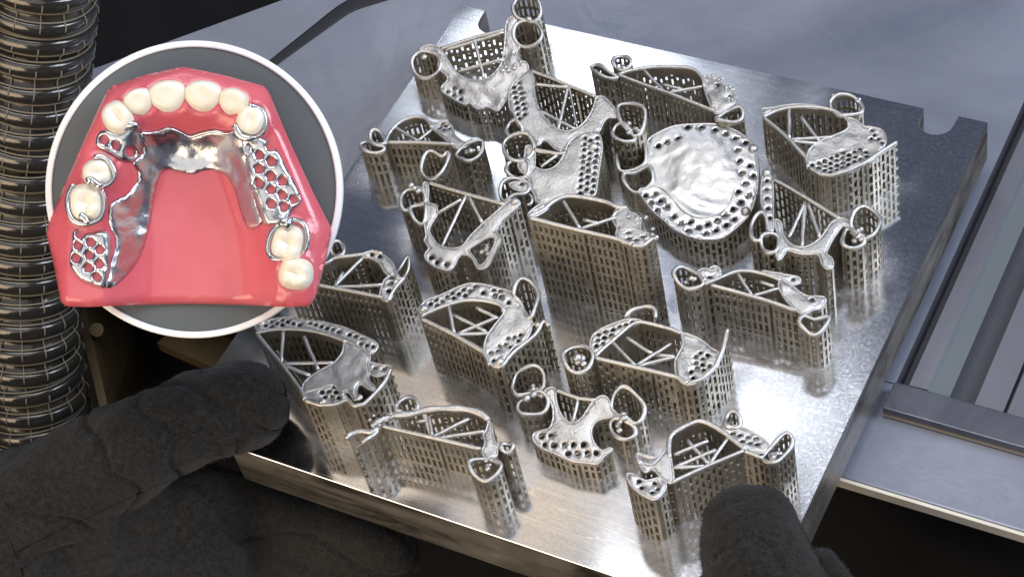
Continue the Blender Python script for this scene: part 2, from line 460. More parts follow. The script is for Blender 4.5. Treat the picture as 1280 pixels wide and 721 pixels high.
a.tube('165,350 210,335 270,345 320,395 370,450 430,485 500,490 560,465 610,420 635,340 640,260', .38, 'finish_line'); a.bead('725,148 690,460', 2.1)
# F: back right
a = Frame('tall framework near the notched back right corner with a long perforated front saddle', (930, 110), 23, 0, 0, c=(1035, 190))
a.wall('100,152 160,198 230,262 310,350 320,400', stagger=.5, shear=.1); a.wall('95,148 150,120 220,100 300,95 390,100 460,120 515,160 525,190', band=4.0, sm=True, rim=.8)
a.plate('525,190 500,215 440,240 370,270 325,310 315,350 325,400 380,430 440,430 520,410 590,380 640,360 700,290 710,250 690,210 640,195 600,190 560,160 520,150',
        mesh_='330,390 360,370 480,320 600,300 640,340 590,380 440,425 380,425;610,210 690,205 705,260 690,290 640,260', dome=-.6, r=.95, pitch=2.7, rough=.5, band=1.0)
a.wall('325,400 380,432 440,438 520,415 600,378 700,310 765,270', rim=.7, pitch=2.3, stagger=.5); a.ring('430,75 465,42 530,38 580,70 590,120 530,140 460,130')
a.plate('90,105 140,98 260,80 380,90 380,102 300,97 220,100 150,118 100,135', mesh_='95,115 250,85 375,92 375,100 220,98 100,130', name='mesh_saddle', r=.7, pitch=2.4, skirt=False)
a.bars('225,105 225,255;285,145 375,262;230,255 440,243;230,262 360,275'); a.tube('335,360 420,335 520,310 590,295', .3, 'finish_line'); a.lumps('450,45 580,70', .8, 4)
# G: right, thin U bar
a = Frame('slender U-bar framework at the right with an open back and double rings at both ends', (920, 200), 24, 0, 0, c=(1020, 285))
a.wall('185,95 270,142 350,190 435,242 520,295', shear=.05)
a.plate('130,90 150,70 180,90 185,180 185,260 185,350 155,350 150,290 125,200', holes='155,105 152,148 155,193 160,242 170,290', name='mesh_saddle', r=1.0, dome=.5)
a.plate('195,295 225,310 235,370 270,415 320,435 370,425 420,390 450,350 480,310 530,290 570,310 590,345 560,330 530,330 510,355 480,400 460,440 452,470 480,490 485,530 460,545 430,520 410,470 370,470 310,465 255,450 235,480 215,500 200,470 215,420 205,360 195,320', dome=.7)
a.ring('75,330 95,285 130,265 150,290 160,340 165,370 130,385 110,410 80,390'); a.ring('125,390 165,372 205,375 215,410 200,460 165,465 135,440')
a.ring('580,290 600,255 645,232 690,255 720,290 715,330 690,375 640,395 590,370 575,330'); a.ring('540,370 560,340 600,365 640,390 635,420 580,440 535,425')
a.bars('345,210 265,385;345,215 330,430;360,215 420,385'); a.bead('152,68', 1.9); a.lumps('610,375', 1.7, 8)
# H: left back
a = Frame('low arched framework at the left edge with a paired ring on its left', (440, 120), 18, .03, .02, c=(530, 190))
a.wall('178,232 330,232 510,242'); a.wall('165,245 185,190 230,140 290,110 340,105 375,120 400,160', band=4.0, sm=True, rim=.8)
a.plate('375,120 410,135 460,128 500,150 510,190 560,230 600,215 590,240 530,265 480,230 430,185 400,160', mesh_='410,130 505,145 500,190 440,165', r=.85, pitch=2.6, rough=.8)
a.ring('40,240 80,225 120,250 160,255 150,275 95,285 55,270'); a.ring('95,185 125,172 155,200 165,240 130,245 95,220'); a.ring('520,290 560,250 640,225 655,240 640,290 590,330 545,315')
a.bars('215,155 330,225;400,165 325,225'); a.lumps('595,275', 1.8, 5)
# I: left centre
a = Frame('framework left of centre with a slanting perforated arm and looped front strap', (480, 200), 23, .03, .17, c=(580, 285))
a.wall('225,115 315,142 410,170 505,195 600,222')
a.plate('215,110 222,150 222,210 260,225 265,270 240,310 225,350 250,400 285,430 340,440 390,430 430,380 480,330 500,310 560,260 620,205 660,195 680,215 665,235 600,290 570,330 560,360 585,400 560,450 520,530 475,545 455,520 440,490 400,470 370,490 350,530 320,550 250,530 205,490 210,460 225,440 200,400 210,380 200,310 205,260 200,200 195,120',
        cut='425,452 445,432 490,405 535,385 558,402 540,450 510,505 478,528 452,490', holes='237,487 265,510 313,522 560,322 588,285 632,248', r=1.2, dome=.5)
a.ring('185,40 205,-20 240,-42 290,-20 310,-40 325,-30 310,30 280,75 240,95 200,75'); a.ring('85,190 110,150 165,140 200,165 205,215 150,225 115,255 90,240'); a.ring('130,245 165,225 205,215 210,260 195,315 155,300')
a.bars('410,175 290,430;265,265 385,195;425,185 490,310'); a.bead('655,212', 1.8); a.lumps('510,450 170,150', 1.5, 6)
# J: tall centre
a = Frame('tallest framework in the middle of the plate on a high lattice box', (640, 230), 46.5, 0, 0, c=(735, 275))
a.wall('88,168 210,200 340,232 435,253 530,275 600,305', shear=.02); a.wall('85,162 150,135 200,95 260,65 320,62 400,75 470,90 525,115 575,120', band=6.0, sm=True, rim=.9)
a.plate('575,120 540,130 510,155 505,185 525,220 520,255 550,290 600,300 650,308 690,285 715,260 680,245 650,235 640,200 645,175 620,150 590,140', mesh_='535,240 640,240 690,275 640,300 560,285', r=1.1, pitch=3.0, slots=.45, dome=.7)
a.plate('80,150 130,105 180,95 180,120 140,150 100,165', mesh_='85,150 130,108 178,100 175,118 135,148', name='mesh_saddle', r=.75, pitch=2.4)
a.wall('600,305 655,312 710,268', stagger=.5); a.bars('258,85 340,220;340,222 520,165;355,175 430,195;525,125 500,168'); a.lumps('630,180 705,258', 1.4, 6)
a.tube('535,230 600,225 650,240 670,250', .5, 'finish_line')
# K: right front
a = Frame('framework at the right with a long straight lattice wall between two lattice tubes', (820, 310), 22, -.07, 0, c=(940, 375))
a.wall('275,185 380,212 480,240 580,270 700,312'); a.wall('240,182 320,150 400,118 470,115 540,130 600,150 625,162', band=4.0, sm=True, rim=.8)
a.ring('88,130 110,100 150,97 210,130 235,170 225,195 160,200 110,170')
a.plate('210,115 245,100 280,112 310,100 325,130 290,158 250,170 225,150', holes='268,142', name='mesh_saddle', rough=1.2)
a.plate('625,150 650,170 690,195 730,225 770,240 830,240 850,260 820,300 780,310 740,330 690,300 650,260 620,210 612,180', holes='780,262', rough=.7, dome=.5)
a.plate('530,112 600,122 650,132 715,145 718,172 680,182 640,158 560,132', holes='555,120 600,130 643,142 686,156', name='mesh_saddle', r=.9, skirt=False)
a.ring('715,370 740,340 790,352 820,348 865,345 860,375 820,420 780,428 730,395'); a.bars('412,130 480,235;480,238 610,200;520,165 590,190'); a.lumps('190,165', 1.5, 5); a.tube('265,105 290,92 315,100 322,125', .6)
# L: left, partly behind the disc
a = Frame('framework partly hidden behind the round disc, with an angled corner strap of holes', (370, 290), 25, 0, 0, c=(450, 350))
a.wall('-60,232 60,254 190,280 310,302 430,326', shear=.03); a.wall('60,180 155,155 200,130 330,112 380,97 430,108', band=4.5, sm=True, rim=.8)
a.plate('330,108 380,95 430,110 480,150 500,200 520,230 490,270 480,320 455,345 420,325 420,300 440,240 462,220 440,195 420,160 380,130 340,125', holes='380,112 420,122 459,150 478,230 475,257 465,295', r=1.15, dome=.5)
a.ring('500,215 530,160 565,125 562,180 532,232 512,235', r=.5); a.wall('455,345 500,275 545,225', stagger=.5); a.ring('180,60 215,45 240,80 238,112 200,120 175,95')
a.bars('335,125 190,270;190,275 430,260;235,200 200,260')
# M
a = Frame('framework in front of centre with an arched band of round holes over its back', (500, 330), 27, 0, .05, c=(605, 415))
a.wall('105,272 190,312 270,352 345,398 420,442 450,505', shear=.06); a.wall('105,262 160,235 250,200 340,180 430,185 500,205 520,240', band=4.5, sm=True, rim=.8)
a.plate('95,225 130,180 210,150 310,105 370,95 440,105 520,125 560,140 585,175 590,210 520,205 440,180 340,172 240,200 130,248 100,240', mesh_='95,225 130,180 210,150 310,105 370,95 440,105 520,125 560,140 570,200 520,200 440,178 340,170 240,198 130,245', name='mesh_saddle', r=.98, pitch=2.65, dome=.6, rim=.45)
a.plate('520,215 590,210 640,260 660,290 650,340 620,385 560,420 530,470 510,510 470,510 430,470 420,420 430,370 460,320 500,270 520,240', mesh_='440,440 520,370 600,330 650,350 600,390 540,440 510,505 460,490', r=.9, pitch=2.5, rough=.5)
a.ring('570,160 580,110 610,75 650,85 690,140 685,200 655,270 625,240 600,185', wob=1.5); a.wall('510,515 560,450 620,400 680,350 718,285 745,310', rim=.8, sm=True, stagger=.5)
a.bars('245,210 270,345;265,250 430,335;275,350 440,342;290,345 490,262;380,215 480,265'); a.bead('120,225 500,490', 1.7); a.tube('440,425 500,375 560,335 610,325 640,345', .35, 'finish_line'); a.lumps('680,295', 1.2, 5)
# N: beside the left thumb
a = Frame('framework beside the thumb of the left glove with a long arched band of holes', (300, 380), 24, 0, 0, c=(405, 465))
a.wall('88,152 145,222 205,295 258,365 312,440 325,480'); a.wall('80,145 150,130 230,125 330,130 430,150 500,175 530,190', band=4.5, sm=True, rim=.8)
a.plate('85,100 160,75 250,65 330,80 420,90 520,115 600,150 680,190 685,220 650,250 620,225 560,195 530,182 430,145 330,125 230,118 120,132 80,122', mesh_='85,100 160,75 250,65 330,80 420,90 520,115 600,150 680,190 685,220 650,250 620,222 560,192 530,178 430,142 330,122 230,115 120,128', name='mesh_saddle', r=.95, pitch=2.6, dome=.6, rim=.45)
a.plate('530,185 620,230 650,260 640,300 650,340 640,370 670,410 685,435 640,420 600,395 580,430 590,470 570,478 545,440 520,440 530,470 480,495 410,500 370,475 320,460 310,420 330,380 400,330 470,290 510,240', mesh_='330,450 370,440 430,420 470,410 515,450 480,485 410,495', rough=.8, r=1.05, pitch=2.9)
a.plate('645,290 700,300 755,310 740,340 690,360 650,340', holes='675,318 720,325', name='mesh_saddle', r=.95, skirt=False)
a.wall('325,480 400,505 480,500 540,475 570,510 620,500 660,462 690,430 730,380 755,320', rim=.8, stagger=.5)
a.bars('215,135 205,290;210,295 465,290;320,160 390,325;225,305 350,355'); a.bead('110,100 415,490 600,470', 1.4); a.tube('325,440 400,420 450,402 475,405 520,455', .45, 'finish_line')
# O
a = Frame('framework with a lattice tube on its left and a spiked lattice end at right', (690, 360), 24.5, 0, 0, c=(810, 455))
a.wall('215,348 320,372 420,395 520,418 620,442 680,476', shear=.02); a.wall('215,342 260,300 330,240 390,190 440,170 500,180 580,200 650,225', band=5.0, sm=True, rim=.8)
a.plate('190,290 200,240 250,200 310,175 370,155 430,155 450,170 390,192 330,238 260,292 220,322 190,310', mesh_='190,290 200,240 250,200 310,175 370,155 430,155 445,168 390,190 330,235 260,290 220,318', name='mesh_saddle', r=1.0, pitch=2.8, dome=.5, rim=.45)
a.plate('650,225 700,235 750,260 800,300 835,320 830,360 800,400 750,450 700,480 650,470 620,430 615,370 630,330 655,280', mesh_='700,330 740,310 810,340 810,380 740,450 690,460 680,440 720,380', r=.95, pitch=2.7, rough=.6)
a.ring('55,340 90,300 150,288 190,310 205,350 180,400 130,420 80,400'); a.tube('365,145 400,110 480,92 515,110 518,150', .9, 'clasp'); a.wall('370,140 400,112 480,95 515,112', rim=0, sm=True)
a.wall('680,478 750,455 820,390 858,300,2 878,205,6', rim=.8, stagger=.5); a.bars('300,265 415,385;420,385 595,275;430,388 615,340;375,245 500,325;520,330 610,340'); a.lumps('135,365', 2.0, 5)
# P: front left, slim
a = Frame('slim framework at the front left edge with thick arched bar and hooked clasp', (420, 480), 20, 0, 0, c=(530, 550))
a.wall('230,208 350,236 475,265 600,294 725,324'); a.tube('185,205 240,175 310,155 380,150 450,130 540,122 640,125 720,145 765,180', 1.35, 'bar')
a.wall('450,140 540,130 640,133 720,150 765,185', rim=0, sm=True)
a.tube('50,275 75,250 130,235 185,240 210,215', 1.2, 'clasp'); a.tube('130,290 165,270 200,245 210,225', 1.0, 'clasp'); a.ring('300,130 320,85 360,60 400,80 410,120 380,135 340,140')
a.plate('765,180 750,230 735,250 745,290 730,340 760,370 800,360 810,320 830,310 800,290 785,250 780,210', rough=.5); a.ring('665,400 690,380 750,370 820,395 825,425 790,465 740,480 690,450'); a.ring('830,300 885,300 880,330 840,338')
a.wall('120,300 165,280 225,215', rim=0, stagger=.5); a.wall('120,300 95,320 110,345', rim=0)
a.bars('465,160 480,255;480,262 665,170;500,270 740,232;400,185 450,182'); a.lumps('200,190 255,165 765,400', 1.2, 6)
# Q: front centre
a = Frame('low framework at the front centre with curved perforated saddle between ring pairs', (620, 440), 14, 0, .24, c=(718, 520))
a.plate('270,175 295,180 300,240 320,300 350,340 390,352 430,325 460,280 490,240 530,215 560,230 580,280 600,300 585,320 540,330 500,345 475,390 490,450 530,490 570,475 580,490 540,520 510,555 460,550 380,540 300,505 215,470 185,430 190,405 230,390 265,380 285,330 280,260 240,200',
        mesh_='190,420 270,395 340,440 450,440 530,500 500,545 380,530 230,470', r=1.25, pitch=3.7, dome=.4)
a.ring('85,150 110,95 190,70 235,100 240,160 215,190 160,210 110,220 85,190'); a.ring('110,260 140,230 220,200 260,240 235,300 140,315 110,290')
a.ring('580,240 600,200 640,175 690,205 740,260 735,320 700,360 650,330 600,310 580,280'); a.ring('570,360 600,330 650,350 690,370 695,410 650,440 600,420')
a.wall('300,190 410,230 500,240'); a.bars('410,235 385,345'); a.lumps('640,330 185,200', 1.9, 8)
# R: front right, by the right glove
a = Frame('framework at the front edge beside the thumb of the right glove, with broad arched back', (770, 500), 27, 0, 0, c=(890, 590))
a.wall('285,408 375,366 460,327 550,290 640,252', shear=-.05); a.wall('268,290 265,240 275,180 330,140 415,105 470,120 530,155 590,200 650,247', band=6.0, sm=True, rim=1.0)
a.plate('275,180 268,240 278,310 288,400 260,410 220,380 180,340 150,360 120,330 130,310 180,320 220,280 250,240 262,200', dome=.4, rough=.4)
a.tube('200,290 140,278 110,265 105,290 130,320', .9, 'clasp')
a.plate('55,365 90,370 150,400 220,385 250,420 240,450 200,495 150,480 90,440 60,400', mesh_='55,365 90,370 150,400 220,385 250,420 240,450 200,495 150,480 90,440 60,400', name='mesh_saddle', r=1.0, pitch=2.8, rough=1.6)
a.plate('530,145 600,125 680,160 745,200 765,235 740,260 690,260 640,240 580,190', mesh_='540,148 600,128 680,160 745,200 755,235 690,250 600,190', name='mesh_saddle', r=1.1, pitch=2.9, slots=.55)
a.ring('545,120 555,75 585,55 615,80 620,125 580,140'); a.ring('735,280 790,220 850,168 880,185 880,220 840,280 800,315 750,305'); a.wall('640,252 690,270 735,292', stagger=.5)
a.bars('360,200 465,320;465,322 560,185;280,335 440,328;300,330 500,245;290,270 460,200'); a.lumps('795,275', 1.6, 6)
# ------------------------------------------------------------------ the build plate
PX, PY, PT = 125.0, 127.4, 23.0
def notch(cx, sy):            # U notch opening on the edge y = sy*PY
    t = np.linspace(0, math.pi, 9); r = 7.2
    q = [(cx-r*math.cos(k), PY-6.5-r*.95*math.sin(k)) for k in t]
    q = [(cx-r-.4, PY)]+q+[(cx+r+.4, PY)]
    return [(x, sy*y) for x, y in q]
top = notch(-105, 1)+notch(105, 1)
bot = [(x, y) for x, y in (notch(-105, -1)+notch(105, -1))][::-1]
outline = np.array([(-PX, PY)]+top+[(PX, PY), (PX, -PY)]+bot+[(-PX, -PY)])[::-1]
inner = []
for i in range(len(outline)):     # small chamfer ring
    a_, b_, c_ = outline[i-1], outline[i], outline[(i+1) % len(outline)]
    n1 = np.array([-(b_-a_)[1], (b_-a_)[0]]); n2 = np.array([-(c_-b_)[1], (c_-b_)[0]])
    n1 = n1/np.linalg.norm(n1); n2 = n2/np.linalg.norm(n2); nn = n1+n2; nn /= max(.35, nn@nn/2)*1.0
    inner.append(b_+.22*nn)
inner = np.array(inner)
V2, T = cdt(inner, [], 3.0); T = fix_tri(V2, T); nv = len(V2)
rootp = thing('build_plate', 'thick square steel build plate with notched edges carrying the printed frameworks', 'build plate', (0, 0, -PT))
V = np.vstack([np.c_[V2, np.zeros(nv)]]); F = [tuple(t) for t in T]
no = len(outline)
near = [int(np.argmin(((V2-p)**2).sum(1))) for p in inner]
V = np.vstack([V, np.c_[outline, np.full(no, -.28)], np.c_[outline, np.full(no, -PT+.6)], np.c_[inner, np.full(no, -PT)]])
for i in range(no):
    j = (i+1) % no
    F += [(near[j], near[i], nv+i, nv+j), (nv+j, nv+i, nv+no+i, nv+no+j), (nv+no+j, nv+no+i, nv+2*no+i, nv+2*no+j)]
F.append(tuple(nv+2*no+i for i in reversed(range(no))))
foot = np.vstack([resample(q, 2.0) for f_ in FR for q in f_.foot])
plate_o = mesh('plate', V, F, None, rootp, False)
dmin = np.full(len(V), 99.0)
for i in range(0, len(foot), 400):
    dmin = np.minimum(dmin, np.linalg.norm(V[:, None, :2]-foot[None, i:i+400], axis=2).min(1))
dust = np.exp(-dmin/4.5)
at_ = plate_o.data.attributes.new('dust', 'FLOAT', 'POINT'); at_.data.foreach_set('value', dust.astype(np.float32))

m, nt, b = mat('milled_steel', (.62, .63, .66), .22, 1.0)
at_n = N(nt, 'ShaderNodeAttribute', attribute_name='dust')
tc = N(nt, 'ShaderNodeTexCoord')
fine = noise_tex(nt, 900, 3, .7)                       # blasted speckle
streak = noise_tex(nt, 26, 5, .65, stretch=(.6, 16, 1), rot=(0, 0, .25))  # milling streaks
blot = noise_tex(nt, 14, 4, .55, dist=.6)
patch = noise_tex(nt, 9, 2, .5)
rg = ramp(nt, blot, [(.35, .06), (.65, .17)])
dm = N(nt, 'ShaderNodeMath', operation='MULTIPLY'); nt.links.new(at_n.outputs['Fac'], dm.inputs[0])
nt.links.new(ramp(nt, noise_tex(nt, 60, 4, .65), [(.34, 0.05), (.66, .75)]), dm.inputs[1])
nt.links.new(mixc(nt, dm.outputs[0], rg, (.55, .55, .55)), b.inputs['Roughness'])
base = mixc(nt, ramp(nt, fine, [(.40, 0), (.66, 1)]), (.54, .555, .61), (.65, .66, .70))
base = mixc(nt, ramp(nt, streak, [(.45, 0), (.75, .4)]), base, (.80, .80, .82))
base = mixc(nt, dm.outputs[0], base, (.80, .79, .77))
sx_ = N(nt, 'ShaderNodeSeparateXYZ'); nt.links.new(tc.outputs['Object'], sx_.inputs[0])
gr = N(nt, 'ShaderNodeMapRange'); nt.links.new(sx_.outputs['X'], gr.inputs['Value']); gr.inputs['From Min'].default_value = .05; gr.inputs['From Max'].default_value = .10
gk_ = N(nt, 'ShaderNodeMath', operation='MULTIPLY'); nt.links.new(gr.outputs[0], gk_.inputs[0]); nt.links.new(ramp(nt, noise_tex(nt, 650, 2, .6), [(.52, 0), (.60, 1)]), gk_.inputs[1])
base = mixc(nt, gk_.outputs[0], base, (.76, .77, .83))
scr = noise_tex(nt, 7, 2, .4, stretch=(1, 5, 1), rot=(0, 0, .5), dist=1.5)
base = mixc(nt, ramp(nt, scr, [(.494, 0), (.4975, .8), (.501, 0)]), base, (.92, .92, .93))
nt.links.new(base, b.inputs['Base Color'])
mm = N(nt, 'ShaderNodeMath', operation='MULTIPLY_ADD'); nt.links.new(dm.outputs[0], mm.inputs[0]); mm.inputs[1].default_value = -.55; mm.inputs[2].default_value = 1.0
nt.links.new(mm.outputs[0], b.inputs['Metallic'])
h = bump(nt, b, streak, .05, .00015); h = bump(nt, b, fine, .05, .00003, h)
M['plate'] = m; plate_o.data.materials.append(m)
# sides: smeared and stained
m, nt, b = mat('plate_side_steel', (.45, .43, .40), .4, .7)
sm_ = noise_tex(nt, 40, 5, .6, stretch=(.35, .35, 2.2), dist=.8)
nt.links.new(ramp(nt, sm_, [(.36, (.09, .08, .07)), (.48, (.28, .255, .22)), (.75, (.42, .39, .34))]), b.inputs['Base Color'])
nt.links.new(ramp(nt, noise_tex(nt, 60, 3), [(.3, .22), (.7, .5)]), b.inputs['Roughness'])
bump(nt, b, noise_tex(nt, 300, 4, .6, stretch=(1, 1, .1)), .12, .0006); plate_o.data.materials.append(m)
for p in plate_o.data.polygons:
    if abs(p.normal.z) < .3: p.material_index = 1

# ------------------------------------------------------------------ bench, void
def struct(name, V, F, m, smooth=False):
    o = mesh(name, V, F, m, None, smooth); o['kind'] = 'structure'; return o
m, nt, b = mat('bench_grey', (.30, .315, .36), .42)
nt.links.new(ramp(nt, noise_tex(nt, 6, 5, .6, dist=.8), [(.3, (.19, .205, .26)), (.7, (.36, .375, .44))]), b.inputs['Base Color'])
nt.links.new(ramp(nt, noise_tex(nt, 10, 4), [(.3, .28), (.7, .5)]), b.inputs['Roughness'])
b.inputs['Metallic'].default_value = .35
h = bump(nt, b, noise_tex(nt, 160, 4, stretch=(.04, 1, 1), rot=(0, 0, .4)), .12, .0008); bump(nt, b, noise_tex(nt, 14, 4, .6, dist=1.0), .12, .01, h); M['bench'] = m
ZB = -31.0; YE = -39.5
# bench top with its diagonal left edge; a sheet with thickness
bo = [(127, YE), (620, YE), (620, 10), (127, 10)]
def prism(name, poly, z0, z1, mt, parent=None, kind=None, bev=0.0):
    n = len(poly); V = [(x, y, z1) for x, y in poly]+[(x, y, z0) for x, y in poly]
    bm = bmesh.new(); vs = [bm.verts.new(Vector(v)*S if parent is None or '_c' not in parent else (Vector(v)-Vector(parent['_c']))*S) for v in V]
    bm.faces.new(vs[:n]); bm.faces.new(vs[n:][::-1])
    for i in range(n): bm.faces.new((vs[i], vs[n+i], vs[n+(i+1) % n], vs[(i+1) % n]))
    bmesh.ops.recalc_face_normals(bm, faces=bm.faces)
    if bev: bmesh.ops.bevel(bm, geom=list(bm.edges), offset=bev*S, segments=2, affect='EDGES', profile=.6)
    me = bpy.data.meshes.new(name); bm.to_mesh(me); bm.free()
    o = link(name, me, mt, parent, False)
    if kind: o['kind'] = kind
    return o
prism('bench_front', [(-420, YE), (620, YE), (620, 9), (-420, 9)], ZB-5, ZB, M['bench'], kind='structure', bev=.8)
prism('bench_floor', [(-345, 9.2), (126.9, 9.2), (126.9, 497), (-238, 132), (-307, 60)], ZB-5, ZB, M['bench'], kind='structure')
# stepped rails right of the plate, profile in x and z run along y
prof = [(127, -31), (128.2, -37), (131.5, -37), (132.5, -29.5), (140, -29), (140.6, -31.5), (148.5, -32), (149.3, -38), (157.5, -38), (158.5, -32.5), (170, -32), (170.4, -34.5), (171.2, -34.5), (171.8, -31), (640, -31)]
m, nt, b = mat('rail_metal', (.34, .34, .37), .35, .6)
nt.links.new(ramp(nt, noise_tex(nt, 8, 4, .6, stretch=(1, .2, 1), dist=.5), [(.3, (.15, .155, .185)), (.7, (.29, .295, .33))]), b.inputs['Base Color'])
bump(nt, b, noise_tex(nt, 200, 3, stretch=(1, .05, 1)), .12, .0005); M['rail'] = m
V = []; F = []
for y in (9.2, 900):
    V += [(x, y, z) for x, z in prof]+[(640, y, -60), (127, y, -60)]
n = len(prof)+2
for i in range(n): F.append((i, (i+1) % n, n+(i+1) % n, n+i))
F.append(tuple(range(n))[::-1]); F.append(tuple(range(n, 2*n)))
rails = struct('stepped_rails', V, F, M['rail'])
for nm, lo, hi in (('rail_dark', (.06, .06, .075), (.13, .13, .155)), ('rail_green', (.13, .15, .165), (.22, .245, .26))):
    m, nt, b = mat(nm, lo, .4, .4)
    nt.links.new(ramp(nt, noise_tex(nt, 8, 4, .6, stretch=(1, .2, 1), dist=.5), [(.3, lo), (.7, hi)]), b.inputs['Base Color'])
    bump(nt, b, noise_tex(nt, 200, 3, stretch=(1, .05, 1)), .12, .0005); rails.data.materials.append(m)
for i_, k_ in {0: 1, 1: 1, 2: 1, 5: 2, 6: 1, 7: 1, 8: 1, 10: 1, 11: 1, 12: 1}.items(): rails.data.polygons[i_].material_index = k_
# dark cross rail lying on the bench
m, nt, b = mat('dark_bar', (.10, .105, .13), .38, .7)
nt.links.new(ramp(nt, noise_tex(nt, 25, 5, .65, dist=.6), [(.3, (.10, .105, .135)), (.7, (.22, .225, .26))]), b.inputs['Base Color'])
bump(nt, b, noise_tex(nt, 120, 4), .2, .0006); M['darkbar'] = m
cr = thing('cross_bar', 'dark grey metal bar lying across the bench right of the plate', 'metal bar', (135, 0, ZB))
prism('bar', [(127.5, -7), (300, -7), (300, 6.5), (127.5, 6.5)], ZB+1.2, ZB+5.2, M['darkbar'], cr, bev=.5)
m, nt, b = mat('brass_edge', (.62, .52, .38), .3, .8); M['brass'] = m
bump(nt, b, noise_tex(nt, 300, 3), .1, .0003)
prism('edge_strip', [(127.9, -7.6), (300, -7.6), (300, -6.2), (127.9, -6.2)], ZB+.5, ZB+1.6, M['brass'], cr)
m, nt, b = mat('lit_edge_cream', (.78, .70, .56), .45); M['lit_edge'] = m  # cream tone puts light on the bench's front edge into colour
nt.links.new(ramp(nt, noise_tex(nt, 40, 3), [(.3, (.70, .62, .49)), (.7, (.84, .77, .64))]), b.inputs['Base Color'])
tr = prism('bench_lit_edge', [(-420, YE-1.6), (620, YE-1.6), (620, YE-.05), (-420, YE-.05)], ZB-5.4, ZB-.6, M['lit_edge'], kind='structure', bev=.3)  # pale strip stands for the lit front edge of the bench
m, nt, b = mat('pit_darkness', (.006, .006, .007), .7, 0, .2); M['black'] = m  # near black puts the darkness of the pit into the colour
nt.links.new(ramp(nt, noise_tex(nt, 12, 3), [(.3, (.004, .004, .005)), (.7, (.011, .011, .012))]), b.inputs['Base Color'])
struct('pit_floor', [(-1500, -900, -300), (1500, -900, -300), (1500, 1600, -300), (-1500, 1600, -300)], [(0, 1, 2, 3)], M['black'])
struct('pit_wall', [(-345, YE+4, -37), (640, YE+4, -37), (640, YE+4, -300), (-345, YE+4, -300)], [(0, 1, 2, 3)], M['black'])
# groove in the bench floor, its darkness drawn as a flat strip
P = np.array([at(455+40, -12, ZB+.2), at(452, 2, ZB+.2), at(430, 12, ZB+.2), at(395, 38, ZB+.2), at(345, 76, ZB+.2), at(300, 112, ZB+.2), at(240, 160, ZB+.2)])
m, nt, b = mat('dark_groove', (.02, .02, .026), .6); M['dark_groove'] = m
Pg = resample(spline(P), 4)
gv, gf = tube_vf(Pg, np.linspace(5.5, 1.0, len(Pg)), False, 8); gv = np.array(gv); gv[:, 2] = ZB+.2+(gv[:, 2]-ZB-.2)*.05
gk = mesh('dark_groove', gv, gf, M['dark_groove']); gk['label'] = 'flat dark strip for the groove in the grey bench at the top left'; gk['category'] = 'seam'
# tan bracket with bolt behind the hose, left; and tan panel under the plate's left edge
m, nt, b = mat('tan_metal', (.40, .29, .15), .45, .4); M['tan'] = m
nt.links.new(ramp(nt, noise_tex(nt, 20, 4), [(.3, (.06, .043, .021)), (.7, (.17, .122, .062))]), b.inputs['Base Color'])
def quadbox(name, corners, th, mt, parent):
    c = [np.array(q) for q in corners]; nrm = np.cross(c[1]-c[0], c[3]-c[0]); nrm /= np.linalg.norm(nrm)
    V = c+[q-nrm*th for q in c]
    F = [(0, 1, 2, 3), (7, 6, 5, 4), (0, 4, 5, 1), (1, 5, 6, 2), (2, 6, 7, 3), (3, 7, 4, 0)]
    o = mesh(name, V, F, mt, parent, False); return o
br = thing('bracket', 'tan metal bracket with a bolt between the hose and the left glove', 'bracket', tuple(at_depth(150, 520, 960)))
quadbox('bracket_plate', [at_depth(138, 520, 945), at_depth(196, 520, 1010), at_depth(180, 385, 1010), at_depth(106, 385, 950)], 4, M['tan'], br)
bc = at_depth(121, 412, 946)
Vb, Fb = tube_vf([bc+MW@[0, 0, z] for z in (-3, 1.0)], 1.7, False, 6); mesh('bolt', Vb, Fb, M['tan'], br, False)
Vb, Fb = tube_vf([bc+MW@[0, 0, z] for z in (-3, .4)], 3.2, False, 20); mesh('washer', Vb, Fb, M['tan'], br, False)
pn = thing('tan_panel', 'tan machine panel edge showing under the left edge of the plate', 'panel', tuple(at(240, 440, -70)))
quadbox('panel', [at(196, 428, -75), at(300, 474, -75), at(330, 440, -75), at(230, 400, -75)], 6, M['tan'], pn)

# ------------------------------------------------------------------ hose
m, nt, b = mat('hose_black', (.085, .08, .074), .15, .7, .6); M['hose'] = m
bump(nt, b, noise_tex(nt, 90, 3), .25, .0015)
nt.links.new(ramp(nt, noise_tex(nt, 60, 3), [(.35, .07), (.7, .3)]), b.inputs['Roughness'])
m, nt, b = mat('hose_membrane', (.055, .048, .036), .18, 0, .5); M['membrane'] = m
nt.links.new(ramp(nt, noise_tex(nt, 50, 3), [(.35, (.012, .011, .010)), (.7, (.085, .072, .05))]), b.inputs['Base Color'])
bump(nt, b, noise_tex(nt, 120, 3), .35, .0015)
m, nt, b = mat('hose_thread', (.20, .175, .13), .4, 0, .5); M['thread'] = m
axis = spline(np.array([at_depth(58, -150, 800), at_depth(47, 0, 838), at_depth(36, 150, 872), at_depth(28, 290, 905), at_depth(33, 420, 930), at_depth(50, 540, 955), at_depth(85, 700, 985)]), False, 30)
axis = resample(axis, 1.0); na = len(axis); RH = 24.5; PITCH = 11.2
hz = thing('suction_hose', 'black ribbed flexible hose with pale threads rising along the left edge', 'hose', tuple(axis[-1]))
def frames_(P):
    t = np.gradient(P, axis=0); t /= np.linalg.norm(t, axis=1)[:, None]
    u0 = np.array([1.0, 0, 0]); U = []; 
    for k in t:
        u0 = u0-(u0@k)*k; u0 = u0/np.linalg.norm(u0); U.append(u0.copy())
    U = np.array(U); return t, U, np.cross(t, U)
t_, U_, W_ = frames_(axis)
